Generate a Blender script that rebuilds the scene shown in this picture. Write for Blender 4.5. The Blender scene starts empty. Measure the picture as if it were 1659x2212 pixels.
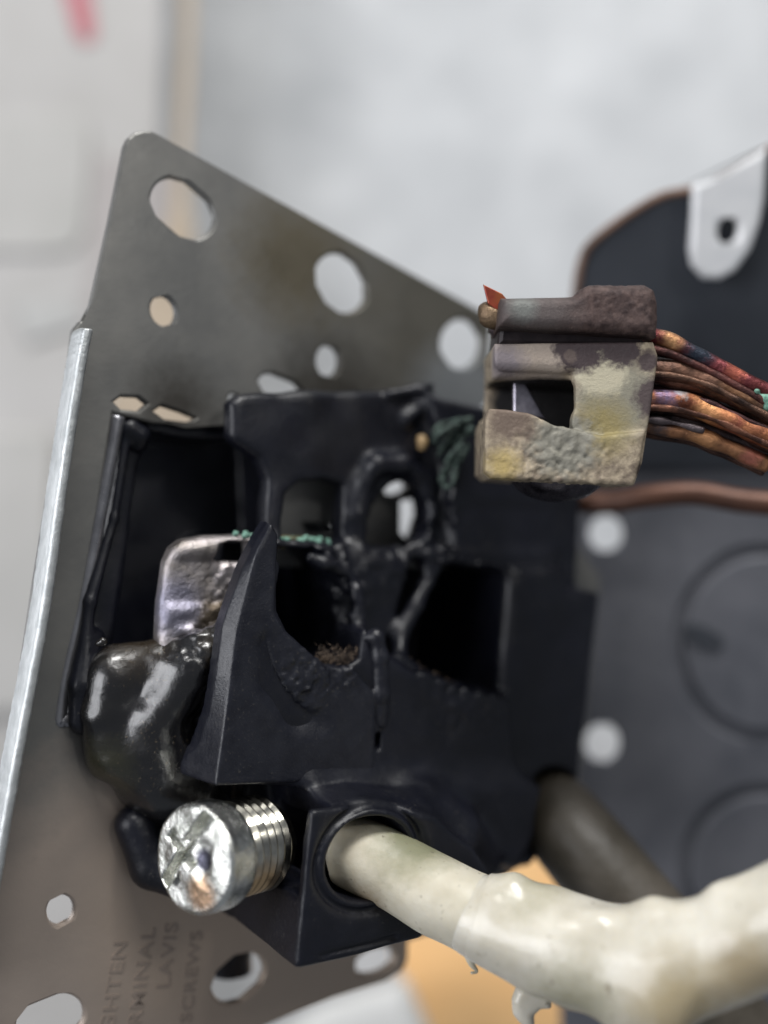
import bpy, math, random
import numpy as np
from mathutils import Vector, Matrix
from mathutils.geometry import delaunay_2d_cdt as cdt

random.seed(7)
rng = np.random.default_rng(7)
S = bpy.context.scene
S.unit_settings.scale_length = 0.01            # one unit is one centimetre
COL = S.collection

# ------------------------------------------------------------------ camera
K = 0.6666667 / 1659.0                          # tangent of one photo unit
CAMY = -9.0
cam = bpy.data.cameras.new('camera')
cam.lens = 36; cam.sensor_width = 24; cam.sensor_fit = 'HORIZONTAL'
cam.sensor_height = 32
cam.clip_start = 0.05; cam.clip_end = 400
cam.dof.use_dof = True; cam.dof.focus_distance = 8.95; cam.dof.aperture_fstop = 0.074
co = bpy.data.objects.new('camera', cam); COL.objects.link(co)
co.location = (0, CAMY, 0); co.rotation_euler = (math.pi/2, 0, 0)
S.camera = co

# ------------------------------------------------------------------ world, lamps, exposure
W = bpy.data.worlds.new('World'); S.world = W; W.use_nodes = True
bgn = W.node_tree.nodes['Background']
bgn.inputs[0].default_value = (0.84, 0.90, 1.0, 1); bgn.inputs[1].default_value = 0.20
S.view_settings.view_transform = 'Standard'
S.view_settings.look = 'None'
S.view_settings.exposure = 0.0; S.view_settings.gamma = 1.0

def area(name, loc, aim, sx, sy, power, color):
    l = bpy.data.lights.new(name, 'AREA'); l.shape = 'RECTANGLE'; l.size = sx; l.size_y = sy
    l.energy = power; l.color = color
    o = bpy.data.objects.new(name, l); COL.objects.link(o); o.location = loc
    o.rotation_euler = (Vector(aim) - Vector(loc)).to_track_quat('-Z', 'Y').to_euler()
    return o
area('ceiling_lamp', (8, -22, 52), (0, 4, 0), 30, 12, 36000, (1.0, 0.99, 0.97))
area('left_fill_light', (-42, -32, 6), (0, 2, 0), 40, 30, 24000, (0.95, 0.96, 1.0))  # unseen fill, added to brighten the barrier's left edge
area('rear_left_fill_light', (-44, 20, 4), (0, 0, 0), 22, 28, 5000, (0.95, 0.96, 1.0))  # added source behind left, for reflections on barrier, rim and flange
area('work_lamp', (10, -15, 9), (0, 0, 0), 1.5, 2.6, 520, (1.0, 0.98, 0.95))

# ------------------------------------------------------------------ helpers
class Frame:
    def __init__(s, o, e1, e2, n):
        s.o, s.e1, s.e2, s.n = [np.array(v, float) for v in (o, e1, e2, n)]
    def L(s, px, py, c=0.0):                    # photo position on the plane at height c -> local
        r = np.array([(px - 829.5) * K, 1.0, -(py - 1106) * K]); C = np.array([0, CAMY, 0.0])
        d = (c + (s.o - C) @ s.n) / (r @ s.n)
        p = C + d * r - s.o
        return np.array([p @ s.e1, p @ s.e2, c])
    def W(s, loc):
        loc = np.asarray(loc, float)
        return s.o + loc[..., 0:1]*s.e1 + loc[..., 1:2]*s.e2 + loc[..., 2:3]*s.n
    def P(s, px, py, c=0.0): return s.W(s.L(px, py, c))
def P(px, py, d): return np.array([(px - 829.5)*K*d, CAMY + d, -(py - 1106)*K*d])
def facing(d, yaw=0, pitch=0, px=829.5, py=1106):
    a, b = math.radians(yaw), math.radians(pitch)
    n = np.array([math.sin(a)*math.cos(b), -math.cos(a)*math.cos(b), math.sin(b)])
    e1 = np.cross(n, (0, 0, -1.0)); e1 = -e1 if e1[0] < 0 else e1; e1 /= np.linalg.norm(e1)
    e2 = np.cross(n, e1); e2 = -e2 if e2[2] < 0 else e2
    return Frame(P(px, py, d), e1, e2, n)
F = Frame(P(200, 690, 9.3), (0.8660254, 0.5, 0), (0, 0, 1), (0.5, -0.8660254, 0))   # mounting plate
G = Frame((0, 0, 0), (1, 0, 0), (0, 0, 1), (0, -1, 0))                              # facing the camera

def thing(name, label, cat, loc, group=None):
    o = bpy.data.objects.new(name, None); o.empty_display_size = 0.3; COL.objects.link(o)
    o.location = loc; o['label'] = label; o['category'] = cat
    if group: o['group'] = group
    return o
def tag(o, label=None, cat=None, group=None, kind=None):
    if label: o['label'] = label
    if cat: o['category'] = cat
    if group: o['group'] = group
    if kind: o['kind'] = kind
    return o
def wloc(o):
    v = Vector((0, 0, 0))
    while o: v = v + o.location; o = o.parent
    return v
def mesh_obj(name, V, Fc, m, parent=None, smooth=True, kind=None, loc=None):
    V = np.asarray(V, float)
    base = wloc(parent) if parent else Vector((0, 0, 0))
    if loc is None: loc = Vector(tuple(V.mean(0))) if parent is None else Vector((0, 0, 0))
    off = np.array(base + Vector(tuple(loc)))
    me = bpy.data.meshes.new(name)
    if isinstance(Fc, np.ndarray) and Fc.ndim == 2:
        nf, w = Fc.shape
        me.vertices.add(len(V)); me.vertices.foreach_set('co', (V - off).astype(np.float32).ravel())
        me.loops.add(nf*w); me.loops.foreach_set('vertex_index', Fc.astype(np.int32).ravel())
        me.polygons.add(nf)
        me.polygons.foreach_set('loop_start', np.arange(0, nf*w, w, dtype=np.int32))
        me.update(calc_edges=True); me.validate()
    else:
        me.from_pydata([tuple(v) for v in (V - off)], [], [tuple(int(i) for i in f) for f in Fc]); me.update()
    if smooth: me.polygons.foreach_set('use_smooth', [True]*len(me.polygons))
    me.materials.append(m)
    o = bpy.data.objects.new(name, me); COL.objects.link(o)
    o.parent = parent; o.location = loc
    if kind: o['kind'] = kind
    return o

# ---- materials
def mat(name, c1, c2=None, scale=3.0, rough=0.5, rough2=None, metal=0.0, bump=0.0, bscale=30.0, spec=0.5,
        stains=(), origin=(0, 0, 0), coat=0.0, sss=0.0, detail=4, streak=None, lo=0.35, hi=0.65, dust=None, dscale=60, damt=0.66):
    m = bpy.data.materials.new(name); m.use_nodes = True
    nt = m.node_tree; N = nt.nodes; Lk = nt.links; b = N['Principled BSDF']
    tc = N.new('ShaderNodeTexCoord'); vec = tc.outputs['Object']
    if streak:
        mp = N.new('ShaderNodeMapping'); mp.inputs['Scale'].default_value = streak
        Lk.new(vec, mp.inputs[0]); svec = mp.outputs[0]
    else: svec = vec
    n1 = N.new('ShaderNodeTexNoise'); n1.inputs['Scale'].default_value = scale; n1.inputs['Detail'].default_value = detail
    n1.inputs['Roughness'].default_value = 0.6
    Lk.new(svec, n1.inputs['Vector'])
    cr = N.new('ShaderNodeValToRGB'); cr.color_ramp.elements[0].position = lo; cr.color_ramp.elements[1].position = hi
    cr.color_ramp.elements[0].color = (*c1, 1); cr.color_ramp.elements[1].color = (*(c2 or c1), 1)
    Lk.new(n1.outputs['Fac'], cr.inputs[0]); col = cr.outputs[0]
    for i, (pos, rad, c, soft, nz) in enumerate(stains):
        q = [pos[j] - origin[j] for j in range(3)]
        vm = N.new('ShaderNodeVectorMath'); vm.operation = 'DISTANCE'; vm.inputs[1].default_value = q
        nn = N.new('ShaderNodeTexNoise'); nn.inputs['Scale'].default_value = min(3.5/rad, 22); nn.inputs['Detail'].default_value = 8; nn.inputs['Roughness'].default_value = 0.62; soft = soft*0.6
        Lk.new(vec, nn.inputs['Vector'])
        ma = N.new('ShaderNodeMath'); ma.operation = 'MULTIPLY_ADD'; ma.inputs[1].default_value = nz*rad
        Lk.new(nn.outputs['Fac'], ma.inputs[0]); Lk.new(vm.outputs['Value'], ma.inputs[2]); Lk.new(vec, vm.inputs[0])
        mr = N.new('ShaderNodeMapRange'); mr.inputs['From Min'].default_value = rad*(1 - soft) + nz*rad*0.5
        mr.inputs['From Max'].default_value = rad*(1 + soft) + nz*rad*0.5
        mr.inputs['To Min'].default_value = 1; mr.inputs['To Max'].default_value = 0
        Lk.new(ma.outputs[0], mr.inputs['Value'])
        mx = N.new('ShaderNodeMix'); mx.data_type = 'RGBA'
        Lk.new(mr.outputs[0], mx.inputs[0]); Lk.new(col, mx.inputs[6]); mx.inputs[7].default_value = (*c, 1)
        col = mx.outputs[2]
    if dust:
        dn = N.new('ShaderNodeTexNoise'); dn.inputs['Scale'].default_value = dscale; dn.inputs['Detail'].default_value = 3
        dn2 = N.new('ShaderNodeTexNoise'); dn2.inputs['Scale'].default_value = 2.5; dn2.inputs['Detail'].default_value = 4
        Lk.new(vec, dn.inputs['Vector']); Lk.new(vec, dn2.inputs['Vector'])
        ad = N.new('ShaderNodeMath'); ad.operation = 'MULTIPLY_ADD'; ad.inputs[1].default_value = 0.35
        Lk.new(dn2.outputs['Fac'], ad.inputs[0]); Lk.new(dn.outputs['Fac'], ad.inputs[2])
        mr = N.new('ShaderNodeMapRange'); mr.inputs['From Min'].default_value = damt + 0.12; mr.inputs['From Max'].default_value = damt + 0.26
        Lk.new(ad.outputs[0], mr.inputs['Value'])
        mx = N.new('ShaderNodeMix'); mx.data_type = 'RGBA'
        Lk.new(mr.outputs[0], mx.inputs[0]); Lk.new(col, mx.inputs[6]); mx.inputs[7].default_value = (*dust, 1); col = mx.outputs[2]
    Lk.new(col, b.inputs['Base Color'])
    b.inputs['Metallic'].default_value = metal
    b.inputs['Specular IOR Level'].default_value = spec
    b.inputs['Coat Weight'].default_value = coat; b.inputs['Coat Roughness'].default_value = 0.08
    if sss:
        b.inputs['Subsurface Weight'].default_value = sss; b.inputs['Subsurface Radius'].default_value = (1, .8, .5)
        b.inputs['Subsurface Scale'].default_value = 0.12
    if rough2 is not None:
        n2 = N.new('ShaderNodeTexNoise'); n2.inputs['Scale'].default_value = scale*2.3; n2.inputs['Detail'].default_value = 5
        Lk.new(svec, n2.inputs['Vector'])
        mr = N.new('ShaderNodeMapRange'); mr.inputs['From Min'].default_value = 0.3; mr.inputs['From Max'].default_value = 0.7
        mr.inputs['To Min'].default_value = rough; mr.inputs['To Max'].default_value = rough2
        Lk.new(n2.outputs['Fac'], mr.inputs['Value']); Lk.new(mr.outputs[0], b.inputs['Roughness'])
    else: b.inputs['Roughness'].default_value = rough
    if bump:
        n3 = N.new('ShaderNodeTexNoise'); n3.inputs['Scale'].default_value = bscale; n3.inputs['Detail'].default_value = 6
        n3.inputs['Roughness'].default_value = 0.65
        Lk.new(svec, n3.inputs['Vector'])
        bp = N.new('ShaderNodeBump'); bp.inputs['Strength'].default_value = 1.0; bp.inputs['Distance'].default_value = bump
        Lk.new(n3.outputs['Fac'], bp.inputs['Height']); Lk.new(bp.outputs[0], b.inputs['Normal'])
    return m

# ---- signed distance modelling
def lattice_noise(X, Y, Z, sc, seed=1):
    r = np.random.default_rng(seed); n = 32; T = r.random((n, n, n), dtype=np.float32)*2 - 1
    def pr(A):
        A = A*sc + 100.0; i = np.floor(A).astype(np.int32); f = A - i; f = f*f*(3 - 2*f); return i % n, (i + 1) % n, f
    x0, x1, fx = pr(X); y0, y1, fy = pr(Y); z0, z1, fz = pr(Z)
    a = T[x0, y0, z0]*(1-fx) + T[x1, y0, z0]*fx; b = T[x0, y1, z0]*(1-fx) + T[x1, y1, z0]*fx
    c = T[x0, y0, z1]*(1-fx) + T[x1, y0, z1]*fx; d = T[x0, y1, z1]*(1-fx) + T[x1, y1, z1]*fx
    return (a*(1-fy) + b*fy)*(1-fz) + (c*(1-fy) + d*fy)*fz

class Grid:
    def __init__(s, fr, lo, hi, h):
        s.fr, s.h, s.lo = fr, h, np.array(lo, float)
        ax = [np.arange(lo[i], hi[i] + h, h, dtype=np.float32) for i in range(3)]
        s.A = ax[0][:, None, None]; s.B = ax[1][None, :, None]; s.C = ax[2][None, None, :]
        s.shape = tuple(len(a) for a in ax)
        s.f = np.full(s.shape, 9.0, np.float32)
    def prism(s, pts, c0, c1, r=0.03, at=None, taper=0.0):
        at = c1 if at is None else at
        q = np.array([s.fr.L(p[0], p[1], at)[:2] for p in pts], np.float32)
        X = s.A[:, :, 0]; Y = s.B[:, :, 0]
        d = np.full(np.broadcast(X, Y).shape, 1e9, np.float32); sg = np.ones_like(d)
        n = len(q)
        for i in range(n):
            vi, vj = q[i], q[i-1]; e = vj - vi
            wx, wy = X - vi[0], Y - vi[1]
            t = np.clip((wx*e[0] + wy*e[1])/max(e @ e, 1e-12), 0, 1)
            d = np.minimum(d, (wx - e[0]*t)**2 + (wy - e[1]*t)**2)
            c1_ = (Y >= vi[1]); c2_ = (Y < vj[1]); c3_ = (e[0]*wy > e[1]*wx)
            fl = (c1_ & c2_ & c3_) | (~c1_ & ~c2_ & ~c3_); sg = np.where(fl, -sg, sg)
        d2 = (sg*np.sqrt(d))[:, :, None] + r
        if taper: d2 = d2 + taper*(s.C - c1)
        dz = np.abs(s.C - 0.5*(c0 + c1)) - 0.5*(c1 - c0) + r
        return np.sqrt(np.maximum(d2, 0)**2 + np.maximum(dz, 0)**2) + np.minimum(np.maximum(d2, dz), 0) - r
    def cap(s, p, q, r0, r1):                   # capsule between local points
        p = np.array(p, np.float32); q = np.array(q, np.float32); e = q - p
        x, y, z = s.A - p[0], s.B - p[1], s.C - p[2]
        t = np.clip((x*e[0] + y*e[1] + z*e[2])/max(float(e @ e), 1e-9), 0, 1)
        return np.sqrt((x - e[0]*t)**2 + (y - e[1]*t)**2 + (z - e[2]*t)**2) - (r0 + (r1 - r0)*t)
    def chain(s, pts, k=0.04):                  # pts: (px, py, c, r)
        out = None
        for a, b in zip(pts[:-1], pts[1:]):
            d = s.cap(s.fr.L(*a[:3]), s.fr.L(*b[:3]), a[3], b[3])
            out = d if out is None else smin(out, d, k)
        return out
    def ell(s, p, rad):
        p = np.array(p, np.float32)
        x, y, z = (s.A - p[0])/rad[0], (s.B - p[1])/rad[1], (s.C - p[2])/rad[2]
        k = np.sqrt(x*x + y*y + z*z); return (k - 1)*min(rad)
    def add(s, d, k=0.0): s.f = np.minimum(s.f, d) if k == 0 else smin(s.f, d, k)
    def cut(s, d, k=0.0): s.f = np.maximum(s.f, -d) if k == 0 else -smin(-s.f, d, k)
    def noise(s, amp, sc, seed=1, mask=None):
        n = lattice_noise(s.A, s.B, s.C, sc, seed)*amp
        s.f = s.f + (n if mask is None else n*mask)
    def near(s, px, py, c, rad):                # soft mask round a local point
        p = s.fr.L(px, py, c)
        d = np.sqrt((s.A-p[0])**2 + (s.B-p[1])**2 + (s.C-p[2])**2)
        return np.clip(1.5 - d/rad, 0, 1)
    def mesh(s):
        f = s.f; f[0] = f[-1] = 1; f[:, 0] = f[:, -1] = 1; f[:, :, 0] = f[:, :, -1] = 1
        sh = tuple(n - 1 for n in s.shape); acc = np.zeros(sh + (3,), np.float32); cnt = np.zeros(sh, np.int16)
        edges = []
        for ax in range(3):
            a = np.moveaxis(f, ax, 0); s0, s1 = a[:-1], a[1:]
            idx = np.argwhere((s0 < 0) != (s1 < 0))
            v0 = s0[tuple(idx.T)]; v1 = s1[tuple(idx.T)]; t = v0/(v0 - v1)
            full = np.empty_like(idx); o = [ax] + [i for i in range(3) if i != ax]
            for j in range(3): full[:, o[j]] = idx[:, j]
            pos = full.astype(np.float32); pos[:, ax] += t
            u, w = o[1], o[2]
            if ax == 1: u, w = 2, 0
            elif ax == 0: u, w = 1, 2
            else: u, w = 0, 1
            cells = []
            for du, dw in ((-1, -1), (0, -1), (0, 0), (-1, 0)):
                cidx = full.copy(); cidx[:, u] += du; cidx[:, w] += dw
                np.add.at(acc, tuple(cidx.T), pos); np.add.at(cnt, tuple(cidx.T), 1); cells.append(cidx)
            edges.append((cells, v0 < 0))
        ids = np.full(sh, -1, np.int64); m = cnt > 0; ids[m] = np.arange(m.sum())
        V = acc[m]/cnt[m][:, None]*s.h + s.lo
        Q = []
        for cells, inside in edges:
            q = np.stack([ids[tuple(c.T)] for c in cells], 1)
            q[~inside] = q[~inside][:, ::-1]; Q.append(q)
        return s.fr.W(V), np.concatenate(Q)
    def obj(s, name, m, parent=None, kind=None):
        V, Q = s.mesh(); n = np.cross(s.fr.e1, s.fr.e2) @ s.fr.n
        if n < 0: Q = Q[:, ::-1].copy()
        return mesh_obj(name, V, Q, m, parent, kind=kind)
def smin(a, b, k):
    h = np.maximum(k - np.abs(a - b), 0)/k
    return np.minimum(a, b) - h*h*k*0.25
def bbox(fr, pts, c0, c1, pad=0.1):
    q = np.array([fr.L(p[0], p[1], c) for p in pts for c in (c0, c1)])
    lo, hi = q.min(0) - pad, q.max(0) + pad; return lo, hi

# ---- sheets with holes (filled flat curve, extruded and bevelled)
def ring(cx, cy, rx, ry, rot=0, n=64, sq=2.0):
    out = []; r = math.radians(rot)
    for i in range(n):
        t = 2*math.pi*i/n; c, s_ = math.cos(t), math.sin(t)
        x = rx*math.copysign(abs(c)**(2/sq), c); y = ry*math.copysign(abs(s_)**(2/sq), s_)
        out.append((cx + x*math.cos(r) - y*math.sin(r), cy + x*math.sin(r) + y*math.cos(r)))
    return out
def slot(cx, cy, half, rad, rot, n=24):
    c, s_ = math.cos(math.radians(rot)), math.sin(math.radians(rot)); d = half - rad; out = []
    for sg in (1, -1):
        for i in range(n + 1):
            t = -math.pi/2 + math.pi*i/n; x, y = sg*(d + rad*math.cos(t)), sg*rad*math.sin(t); out.append((cx + x*c - y*s_, cy + x*s_ + y*c))
    return out
def inside(q, poly):
    x, y = q[:, 0], q[:, 1]; r = np.zeros(len(q), bool); n = len(poly)
    for i in range(n):
        (x0, y0), (x1, y1) = poly[i], poly[i-1]
        c = (y0 > y) != (y1 > y)
        with np.errstate(divide='ignore', invalid='ignore'): r ^= c & (x < (x1 - x0)*(y - y0)/(y1 - y0) + x0)
    return r
def sheet(name, fr, outline, holes, c, thick, m, parent=None, bevel=0.02, smooth=False, loc=None):
    loops = []
    for k, pts in enumerate([outline] + list(holes)):
        q = np.array([fr.L(p[0], p[1], c)[:2] for p in pts])
        ar = 0.5*np.sum(q[:, 0]*np.roll(q[:, 1], -1) - np.roll(q[:, 0], -1)*q[:, 1])
        if (ar > 0) != (k == 0): q = q[::-1]
        a = q - np.roll(q, 1, 0); b = np.roll(q, -1, 0) - q
        a /= np.linalg.norm(a, axis=1)[:, None] + 1e-9; b /= np.linalg.norm(b, axis=1)[:, None] + 1e-9
        na, nb = np.stack([-a[:, 1], a[:, 0]], 1), np.stack([-b[:, 1], b[:, 0]], 1)
        nn = na + nb; nn = nn/np.maximum((nn*nn).sum(1)/2, 0.5)[:, None]
        loops.append((q, nn))
    bevel = min(bevel, thick*0.49)
    steps = [(bevel, 0), (bevel*0.3, bevel*0.3), (0, bevel), (0, thick - bevel), (bevel*0.3, thick - bevel*0.3), (bevel, thick)]
    V = []; Fc = []; first = []
    flip = (np.cross(fr.e1, fr.e2) @ fr.n) < 0
    for q, nn in loops:
        n = len(q); base = len(V); first.append(base)
        for (o_, z) in steps: V += [(p[0], p[1], c - z) for p in q + nn*o_]
        for k in range(len(steps) - 1):
            for t in range(n): a0 = base + k*n + t; a1 = base + k*n + (t+1) % n; Fc.append((a0, a0 + n, a1 + n, a1))
    co_, ed, ix = [], [], []
    for (q, nn), b0 in zip(loops, first):
        n = len(q); b = len(co_); co_ += [Vector(p) for p in q + nn*bevel]; ix += [b0 + t for t in range(n)]
        ed += [(b + t, b + (t+1) % n) for t in range(n)]
    vo, eo, fo, ov, oe, of = cdt(co_, ed, [], 0, 1e-6)
    vq = np.array([v[:] for v in vo]); tri = np.array([list(f) for f in fo]); cen = vq[tri].mean(1)
    keep = inside(cen, [tuple(p) for p in loops[0][0]])
    for q, nn in loops[1:]: keep &= ~inside(cen, [tuple(p) for p in q])
    mp, mb = {}, {}
    for vi in range(len(vq)):
        if ov[vi]:
            o0 = ov[vi][0]; mp[vi] = ix[o0]
            li = max(l for l in range(len(first)) if first[l] <= ix[o0]); mb[vi] = ix[o0] + 5*len(loops[li][0])
        else:
            V.append((*vq[vi], c)); mp[vi] = len(V) - 1; V.append((*vq[vi], c - thick)); mb[vi] = len(V) - 1
    for t in tri[keep]: Fc.append(tuple(mp[k] for k in t)); Fc.append(tuple(mb[k] for k in t[::-1]))
    if flip: Fc = [f[::-1] for f in Fc]
    return mesh_obj(name, fr.W(np.array(V)), Fc, m, parent, smooth=smooth)

# ---- tubes
def catmull(pts, n=12):
    P_ = [np.array(p, float) for p in pts]; P_ = [2*P_[0]-P_[1]] + P_ + [2*P_[-1]-P_[-2]]; out = []
    for i in range(1, len(P_) - 2):
        a, b, c, d = P_[i-1:i+3]
        for j in range(n):
            t = j/n
            out.append(0.5*((2*b) + (-a+c)*t + (2*a-5*b+4*c-d)*t*t + (-a+3*b-3*c+d)*t**3))
    out.append(P_[-2]); return np.array(out)
def tube(name, pts, m, parent=None, seg=14, n=12, bump=0.0, seed=3, bsc=6.0, cap=True, fn=None, kind=None):
    """pts: (x, y, z, r)"""
    C = catmull(pts, n); X, R = C[:, :3], C[:, 3]
    T = np.gradient(X, axis=0); T /= np.linalg.norm(T, axis=1)[:, None]
    u = np.cross(T[0], (0, -1, 0.2)); u /= np.linalg.norm(u); V = []
    for i in range(len(X)):
        u = u - T[i]*(u @ T[i]); u /= np.linalg.norm(u); w = np.cross(T[i], u)
        for j in range(seg):
            a = 2*math.pi*j/seg; V.append(X[i] + (u*math.cos(a) + w*math.sin(a))*R[i])
    V = np.array(V)
    D = V - np.repeat(X, seg, 0)
    if bump:
        nz = lattice_noise(V[:, 0].astype(np.float32), V[:, 1].astype(np.float32), V[:, 2].astype(np.float32), bsc, seed)
        V = V + D/np.linalg.norm(D, axis=1)[:, None]*nz[:, None]*bump
    if fn is not None: V = fn(V, D)
    Fc = []
    for i in range(len(X) - 1):
        for j in range(seg):
            a = i*seg + j; b = i*seg + (j+1) % seg; Fc.append((a, b, b + seg, a + seg))
    if cap:
        Fc.append(tuple(range(seg))[::-1]); Fc.append(tuple((len(X)-1)*seg + j for j in range(seg)))
    return mesh_obj(name, V, Fc, m, parent, kind=kind)

def sub(o, parent): # place helper kept tiny
    return o

# ================================================================== BACKGROUND
Fb = facing(19.0, 6, 0)
WALLM = mat('painted_panel', (0.40, 0.39, 0.375), (0.47, 0.46, 0.45), 0.35, 0.55)
wall_m2 = mat('pale_raised_panel', (0.405, 0.40, 0.38), (0.47, 0.46, 0.445), 0.4, 0.5)
big = [(-420, -1800), (402, -1800), (330, 1000), (300, 4200), (-420, 4200)]
ap = thing('appliance_cabinet', 'blurred warm grey painted cabinet side with a raised panel, left behind the metal plate', 'appliance', tuple(Fb.P(0, 2200, 0)))
sheet('side_panel', Fb, big, [], 0, 0.2, WALLM, ap)
sheet('raised_panel', Fb, [(-420, 255), (150, 250), (185, 262), (196, 300), (180, 500), (160, 535), (120, 545), (-420, 548)], [], 0.07, 0.06, wall_m2, ap, bevel=0.028)
sheet('raised_panel', Fb, [(-420, 925), (90, 930), (120, 960), (95, 1500), (60, 1540), (-420, 1550)], [], 0.16, 0.14, wall_m2, ap, bevel=0.06)
sheet('recess_ledge', Fb, [(30, 655), (160, 640), (190, 700), (60, 740)], [], 0.07, 0.06, mat('grey_ledge', (0.40, 0.40, 0.39), (0.45, 0.45, 0.44), 1, 0.6), ap, bevel=0.025)
sheet('upright_strip', Fb, [(205, 335), (395, 345), (350, 1500), (120, 1500)], [], 0.10, 0.08, mat('rosy_grey_paint', (0.35, 0.325, 0.315), (0.40, 0.375, 0.365), 0.5, 0.5), ap, bevel=0.035)
rm = mat('red_print', (0.42, 0.10, 0.13), (0.50, 0.20, 0.22), 2, 0.5)
sheet('red_mark', Fb, [(128, -60), (185, -60), (200, 30), (205, 80), (192, 92), (168, 80), (150, 20)], [], 0.05, 0.02, rm, ap, bevel=0.004)
trim = sheet('trim_strip', Fb, [(392, -1800), (440, -1800), (419, 60), (405, 330), (410, 450), (450, 700), (430, 1100), (150, 1100), (325, 600), (372, 450), (380, 330), (392, 60)], [], 0.8, 0.1,
      mat('tan_trim', (0.33, 0.27, 0.20), (0.50, 0.41, 0.31), 0.35, 0.5), bevel=0.03)
tag(trim, 'blurred tan trim strip running up between the warm grey panel and white sheet', 'trim')
ws = sheet('white_wall', facing(21, -4, 0), [(395, -1800), (3600, -1800), (3600, 4200), (250, 4200), (330, 1000)], [], 0, 0.3,
           mat('white_enamel', (0.40, 0.413, 0.425), (0.60, 0.612, 0.622), 0.5, 0.45, bump=0.06, bscale=0.6, detail=6, lo=0.3, hi=0.7), bevel=0.05)
tag(ws, kind='structure')
for (pa, pb, r_) in (((1270, -60), (720, 470), 0.05), ((560, 40), (650, -40), 0.03)):
    pass
Fo = facing(17.5, 10, 22, 1000, 2000)
ob = sheet('cardboard_sheet', Fo, [(868, 1700), (1270, 1700), (1290, 2700), (960, 2700), (885, 2180), (862, 2080)], [], 0, 0.3,
           mat('orange_card', (0.80, 0.47, 0.20), (0.86, 0.55, 0.26), 0.3, 0.7), bevel=0.05)
tag(ob, 'blurred orange tan board at the bottom, behind the pale cable', 'board')
ob = sheet('white_box', facing(15.5, 0, 18, 700, 2200), [(560, 2260), (690, 2180), (880, 2120), (930, 2230), (960, 2700), (300, 2700)], [], 0, 1.0,
           mat('white_card', (0.66, 0.66, 0.64), (0.72, 0.72, 0.70), 0.5, 0.6), bevel=0.2)
tag(ob, 'blurred white box edge at the bottom, below the brown plate corner', 'box')

# ================================================================== GREY BACK PLATE (right)
bp = thing('back_plate', 'blurred dark grey metal back plate with knockouts and small round holes', 'metal plate', tuple(P(1250, 1900, 12.6)))
FR = facing(12.6, -8, 0, 1250, 1400)
gm = mat('dark_grey_steel', (0.072, 0.076, 0.090), (0.125, 0.128, 0.145), 0.8, 0.42, 0.6, metal=0.25, bump=0.01, bscale=3)
gm2 = mat('shaded_steel', (0.022, 0.026, 0.034), (0.035, 0.040, 0.050), 0.8, 0.5, 0.65, metal=0.2)  # darker steel: the upper panel's shade is put into the colour
holes = [ring(1309, 1152, 37, 39), ring(1301, 1606, 38, 43), ring(1655, 1390, 200, 215, n=90), ring(1650, 1880, 180, 185, n=90)]
sheet('plate', FR, [(1225, 985), (2300, 985), (2300, 2700), (1218, 2700), (1206, 1960), (1203, 1780), (1200, 1300)], holes, 0, 0.12, gm, bp, bevel=0.03)
for (cx, cy, rx, ry) in ((1655, 1390, 200, 215), (1650, 1880, 180, 185)):
    k_ = sheet('knockout', FR, ring(cx, cy, rx*0.90, ry*0.90, n=90), [], -0.03, 0.12, gm, bp, bevel=0.055)
    b_ = sheet('knockout_seat', FR, ring(cx, cy, rx*1.12, ry*1.12, n=90), [], -0.10, 0.05, gm, bp, bevel=0.01)
sheet('pry_slot', FR, ring(1520, 1375, 48, 20, 25), [], 0.012, 0.02, gm2, bp, bevel=0.004)
FU = facing(12.3, -6, -16, 1400, 990)
sheet('upper_panel', FU, [(1232, 1010), (1238, 640), (1256, 560), (1290, 512), (1415, 428), (1500, 408), (1560, 386), (1720, 285), (2300, 0), (2300, 1010)],
      [], 0, 0.1, gm2, bp, bevel=0.02)
edm = mat('rusty_edge', (0.10, 0.058, 0.040), (0.20, 0.12, 0.085), 2, 0.55, metal=0.3)
tube('rolled_edge', [(*FU.P(x, y, 0.0), 0.045) for x, y in ((1240, 680), (1254, 572), (1290, 514), (1415, 430), (1500, 410), (1560, 388), (1720, 287), (1900, 180))], edm, bp, seg=10)
tabm = mat('bright_zinc', (0.68, 0.69, 0.70), (0.80, 0.80, 0.80), 1.5, 0.45, metal=0.25)
sheet('eyelet_tab', FU, [(1497, 400), (1560, 384), (1659, 318), (1652, 430), (1643, 480), (1622, 540), (1590, 585), (1555, 604), (1520, 602), (1495, 575), (1489, 540), (1494, 470)],
      [ring(1573, 498, 21, 30, 12, sq=2.2)], 0.32, 0.14, tabm, bp, bevel=0.05)

# ================================================================== MOUNTING PLATE
mp_loc = tuple(F.P(200, 2000, 0))
pm = mat('stained_steel', (0.13, 0.13, 0.125), (0.205, 0.20, 0.185), 0.9, 0.34, 0.55, metal=0.55, bump=0.002, bscale=14,
         origin=mp_loc, stains=(
             (F.P(980, 640), 1.4, (0.115, 0.108, 0.09), 0.9, 0.8),
             (F.P(640, 560), 0.5, (0.115, 0.10, 0.07), 0.9, 0.8),
             (F.P(720, 860), 0.45, (0.045, 0.042, 0.036), 1.0, 0.9),
             (F.P(380, 880), 0.30, (0.05, 0.046, 0.04), 1.2, 0.9),
             (F.P(1000, 860), 0.5, (0.20, 0.21, 0.215), 0.7, 0.5),
             (F.P(330, 2150), 2.0, (0.36, 0.30, 0.255), 0.35, 0.5),
             (F.P(520, 1950), 1.2, (0.40, 0.32, 0.255), 0.5, 0.5),
             (F.P(820, 2150), 1.3, (0.36, 0.295, 0.24), 0.4, 0.4)), hi=0.7)
mplate = thing('mounting_plate', 'grey brown stamped steel mounting plate with slots, folded flange and stamped lettering', 'metal plate', mp_loc)
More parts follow.
